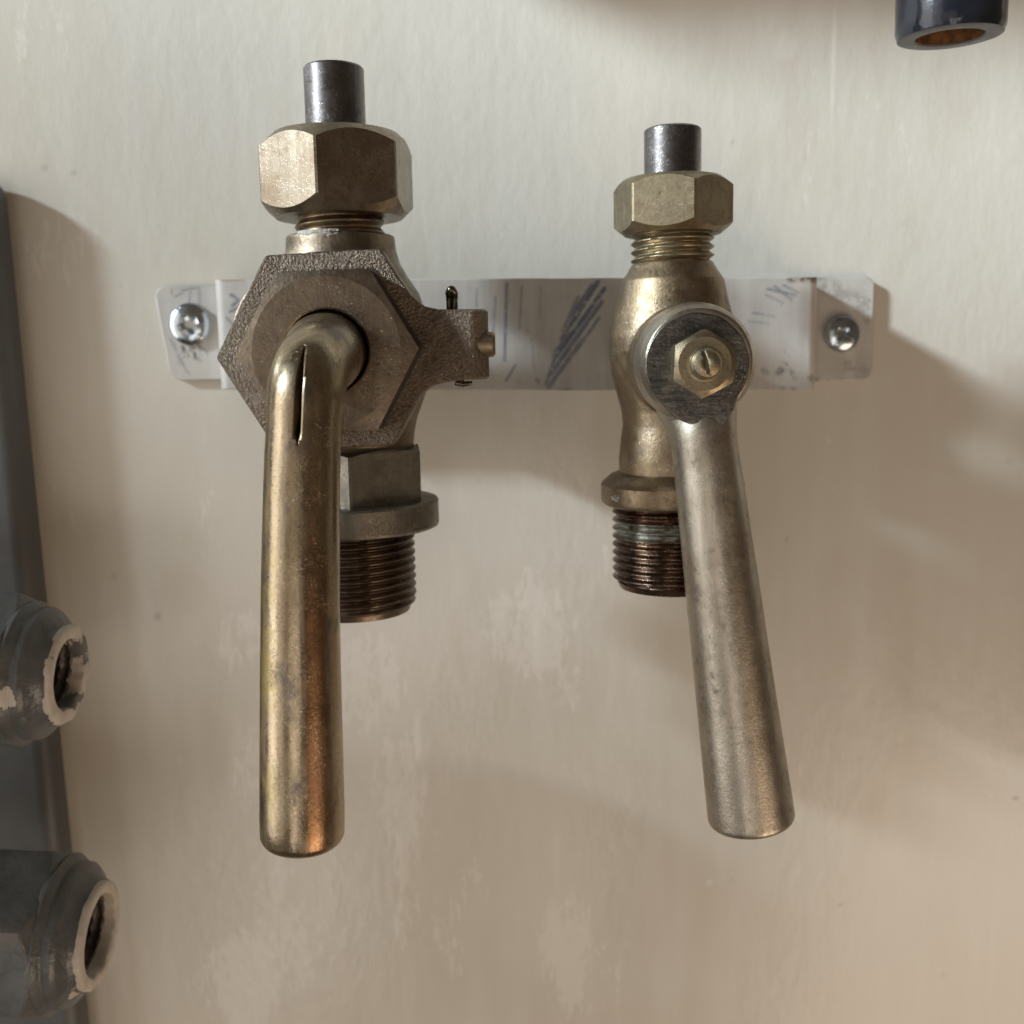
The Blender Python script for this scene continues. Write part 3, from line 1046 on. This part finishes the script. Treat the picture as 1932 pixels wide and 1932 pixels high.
# worn flat running on into the neck
for px, py in ((1262, 776), (1276, 789), (1293, 797), (1312, 800), (1330, 803), (1338, 814), (1347, 819), (1358, 814), (1364, 803), (1374, 790), (1384, 774)):
    p = FR.loc(px, py, yf)
    ring.append((p.x, p.z))
mb.prism(ring, yf - yo, yf - yo + 2.2)
mb.build('eye_face', M_HUB, root2, bevel=0.3, angle=30)
# small hexagon nut and stud end
cn = FR.loc(1318, 694, -64)
Rn = 66 * mpp(1318, 694, -67)
a0 = math.atan2((FR.loc(1322, 628, -67) - FR.loc(1318, 694, -67)).z, (FR.loc(1322, 628, -67) - FR.loc(1318, 694, -67)).x)
mb = MB()
Mn = yaxis((ce.x + 0.2, -62.0 - yo, ce.z - 0.2))
hex_nut(mb, Rn, a0, 0.0, 4.8, 0, 1.5, Mn, flat=0.985, slope=0.55)
mb.build('lever_nut', M_NUT2, root2, angle=22)
rs = 30 * mpp(1318, 697, -70)
mb = MB()
mb.lathe([(rs + 0.45, 4.6), (rs + 0.45, 4.95), (rs + .1, 5.0), (rs, 5.2), (rs, 6.4), (rs - 0.5, 7.1), (rs - 1.4, 7.5), (0.1, 7.6)], 48, Mn)
st = mb.build('stud', M_NUT2, root2, angle=30)
cut = MB()
cut.prism([(-0.32, -1.7), (0.32, -1.7), (0.32, 2.6), (-0.32, 2.6)], -12, -6.9, Matrix.Translation((ce.x + 0.0, -62.0 - yo, ce.z - 0.1)) @ Matrix.Rotation(R(-12), 4, 'Y'))
co_ = cut.build('slot', M_SLOT, root2)
bo = st.modifiers.new('cut', 'BOOLEAN')
bo.operation = 'DIFFERENCE'
bo.solver = 'EXACT'
bo.object = co_
bpy.context.view_layer.update()
dg = bpy.context.evaluated_depsgraph_get()
newme = bpy.data.meshes.new_from_object(st.evaluated_get(dg))
st.modifiers.clear()
st.data = newme
newme.name = 'stud'
bpy.data.objects.remove(co_)


# pale crust left on two collars
def crust(parent, r, zc, ang, hz, ha, seed):
    n_, q_ = 26, 44
    V_, F_ = [], []
    for i in range(n_ + 1):
        for j in range(q_ + 1):
            u, v = 2 * i / n_ - 1, 2 * j / q_ - 1
            e = 0.55 - (u * u + v * v) * 0.6 + 0.75 * mnoise.noise((u * 2.2 + seed, v * 3.4, 0.5)) + 0.4 * mnoise.noise((u * 6, v * 9 + seed, 2.5))
            rr = r - 0.12 + 0.30 * max(-0.3, min(0.9, e))
            a = ang + v * ha
            V_.append((rr * math.cos(a), rr * math.sin(a), zc + u * hz))
    for i in range(n_):
        for j in range(q_):
            k_ = i * (q_ + 1) + j
            F_.append((k_, k_ + 1, k_ + q_ + 2, k_ + q_ + 1))
    mb = MB()
    mb.add(V_, F_)
    return mb.build('scale_crust', M_SCALE, parent, angle=60)


crust(root2, 134 * FR.k(915), FR.z(929), a_front + R(-60), 0.75, R(9), 3.3)
crust(root, 101.5 * FL.k(455), FL.z(452), a_front + R(-17), 0.9, R(24), 8.1)

# ------------------------------------------------------------------ painted pipe fittings on the left
def fitting(px, py, rpx, Y, label, seed, style):
    c = at(px, py, Y)
    kk = mpp(px, py, Y)
    ro = rpx * kk
    Rm = Matrix.Rotation(R(90), 4, 'Y')      # lathe axis -> +x
    M0 = Matrix.Translation(c) @ Matrix.Rotation(R(4), 4, 'Y')
    rt = empty('pipe_fitting', M0)
    tag(rt, label, 'pipe fitting', 'grey painted pipe fittings at the left edge')

    def lump(t, zz, amp):
        return amp * mnoise.noise((math.cos(t) * 1.6 + seed, math.sin(t) * 1.6, zz * 0.22))

    def chip_attr(o, f):
        set_attr(o.data, 'chip', [f(v.co / MM) for v in o.data.vertices])
    # shoulder: convex collar between hexagon and mouth
    prof = [(-10.5, 1.30), (-9.2, 1.44), (-8.0, 1.46), (-7.2, 1.40), (-6.5, 1.335), (-5.8, 1.335), (-4.8, 1.33), (-3.9, 1.27), (-3.0, 1.17), (-2.1, 1.08), (-1.4, 1.03), (-0.6, 0.99)]
    zz, rr = [p[0] for p in prof], [p[1] for p in prof]
    zl = list(np.linspace(-10.5, -0.6, 60))
    mb = MB()
    mb.polar(lambda t, q: ro * float(np.interp(q, zz, rr)) + lump(t, q, 0.35), zl, 120, Rm, cap0=True, cap1=False)
    o = mb.build('shoulder', M_FIT, rt, angle=50)
    if style == 0:
        chip_attr(o, lambda v: 1.25 * max(0, 1.0 - ((v.x + 6.5) / 3.6) ** 2 - ((v.z + 0.6) / 4.0) ** 2) * (1 if v.y < 0 else 0) + 0.2 * max(0, (v.x + 4) / 4))
    else:
        chip_attr(o, lambda v: max(0, 0.9 - ((v.x + 2.2) / 2.0) ** 2) * (1 if v.z < 2 else 0.5))
    # hexagon body running out of the picture
    mb = MB()
    hh = hexr(ro * 1.66, R(0), 0.985)
    zl = list(np.concatenate([np.linspace(-62, -12.5, 24), np.linspace(-12, -7.4, 18)]))
    mb.polar(lambda t, q: min(hh(t), ro * 1.66 - max(0, (q + 10.6)) * 1.2) + lump(t, q, 0.16), zl, 120, Rm)
    o = mb.build('hexagon_body', M_FIT, rt, angle=28)
    chip_attr(o, lambda v: 0.12 + (0.9 * max(0, 1.0 - ((v.x + 9.5) / 3.0) ** 2 - ((v.z + 1.6) / 3.4) ** 2) if style == 0 and v.y < 0 else 0))
    # mouth ring
    ri = ro * (0.72 if style == 0 else 0.76)
    mb = MB()
    profm = [(ro * 1.0, -2.2), (ro * 1.01, -0.9), (ro * 0.985, -0.1), (ro * 0.95, 0.22), (ri + 0.5, 0.25), (ri + 0.1, 0.0), (ri, -0.6), (ri, -3.2)]
    nn = len(profm)
    vs_, fs_ = [], []
    ns = 120
    for i_, (r_, z_) in enumerate(profm):
        for q in range(ns):
            t = 2 * math.pi * q / ns
            e = 0.32 * mnoise.noise((math.cos(t) * 3 + seed * 2, math.sin(t) * 3, z_ * 0.4)) + 0.18 * mnoise.noise((math.cos(t) * 9 + seed, math.sin(t) * 9, z_))
            vs_.append(((r_ + e) * math.cos(t), (r_ + e) * math.sin(t), z_ + e * 0.6))
    for i_ in range(nn - 1):
        for q in range(ns):
            j = (q + 1) % ns
            fs_.append((i_ * ns + q, i_ * ns + j, (i_ + 1) * ns + j, (i_ + 1) * ns + q))
    mb.add(vs_, fs_, Rm)
    o = mb.build('mouth_ring', M_RIM, rt, angle=50)
    if style == 0:
        chip_attr(o, lambda v: 1.0 if (v.y > -0.35 * ro and v.z > -0.8 * ro) or v.z > 0.55 * ro else 0.35)
    else:
        chip_attr(o, lambda v: 0.15)
    # threaded bore with ragged ridges
    mb = MB()
    zl = list(np.linspace(-16, -2.0, 90))

    def bore(t, q):
        cyc = (q / 2.3 - t / (2 * math.pi)) % 1.0
        rid = 0.9 * math.exp(-((cyc - 0.5) / 0.22) ** 2)
        cut_ = 0.55 + 0.45 * math.cos(t * 15 + 2.0 * mnoise.noise((q * 0.3, t, seed)))
        return ri + 0.35 - rid * (0.45 + 0.55 * cut_) + 0.15 * mnoise.noise((math.cos(t) * 8, math.sin(t) * 8, q))
    mb.polar(bore, zl, 180, Rm, cap0=True, cap1=False)
    mb.build('threaded_bore', M_BORE, rt, angle=60)
    return rt


fitting(130, 1272, 93, -40, 'upper of two grey painted pipe fittings, with a cream paint chip on its side', 1.3, 0)
fitting(189, 1763, 98, -40, 'lower of two grey painted pipe fittings, with an all round bare cream rim', 4.1, 1)

# ------------------------------------------------------------------ black tube hanging in at the top right
Yt = -38.0
cb = at(1792, 70, Yt)
rt_ = 98.5 * mpp(1792, 66, Yt)
Mt = Matrix.Translation(cb) @ Matrix.Rotation(R(-1.0), 4, 'Y') @ Matrix.Rotation(R(2), 4, 'X')
tube = empty('black_pipe', Mt)
tag(tube, 'glossy black pipe end with a rusty bore hanging in at the top right corner', 'pipe')
mb = MB()
mb.polar(lambda t, q: rt_ + 0.12 * mnoise.noise((math.cos(t) * 2, math.sin(t) * 2, q * 0.2)) - (0.5 * max(0, 1 - q / 0.9) ** 2), list(np.linspace(0, 90, 70)), 96, None, cap0=False)
o = mb.build('tube', M_BLACK, tube, angle=50)
set_attr(o.data, 'chip', [0.9 if v.co.z < 0.0012 and v.co.y < 0 else (0.62 if abs(v.co.x / MM - 3.7) < 0.8 and v.co.y < 0 else 0.0) for v in o.data.vertices])
mb = MB()
ro_, ri_ = rt_ - 0.5, rt_ * 0.62
mb.lathe([(ro_ + 0.02, 0.02), (ro_ - 0.5, -0.15), (ri_ + 0.3, -0.15), (ri_, 0.15)], 96, None, cap0=False, cap1=False)
o = mb.build('end_face', M_BLACKEND, tube, angle=30)
set_attr(o.data, 'chip', [0.0] * len(o.data.vertices))
mb = MB()
mb.polar(lambda t, q: ri_ + 0.25 * mnoise.noise((math.cos(t) * 3, math.sin(t) * 3, q * 0.6)), list(np.linspace(0.1, 22, 40)), 72, None, cap0=False, cap1=True)
mb.build('bore', M_RUST, tube, angle=60)
# made-up bar above the picture, shaped to cast the shadow along the top
mb = MB()
mb.lathe([(12, -190), (12.6, -189), (12.6, 60), (12, 61)], 72, Matrix.Translation((0, 6, 99)) @ Matrix.Rotation(R(90), 4, 'Y'))
o = mb.build('shadow_bar', M_BLACK, tube, angle=40)
set_attr(o.data, 'chip', [0.0] * len(o.data.vertices))
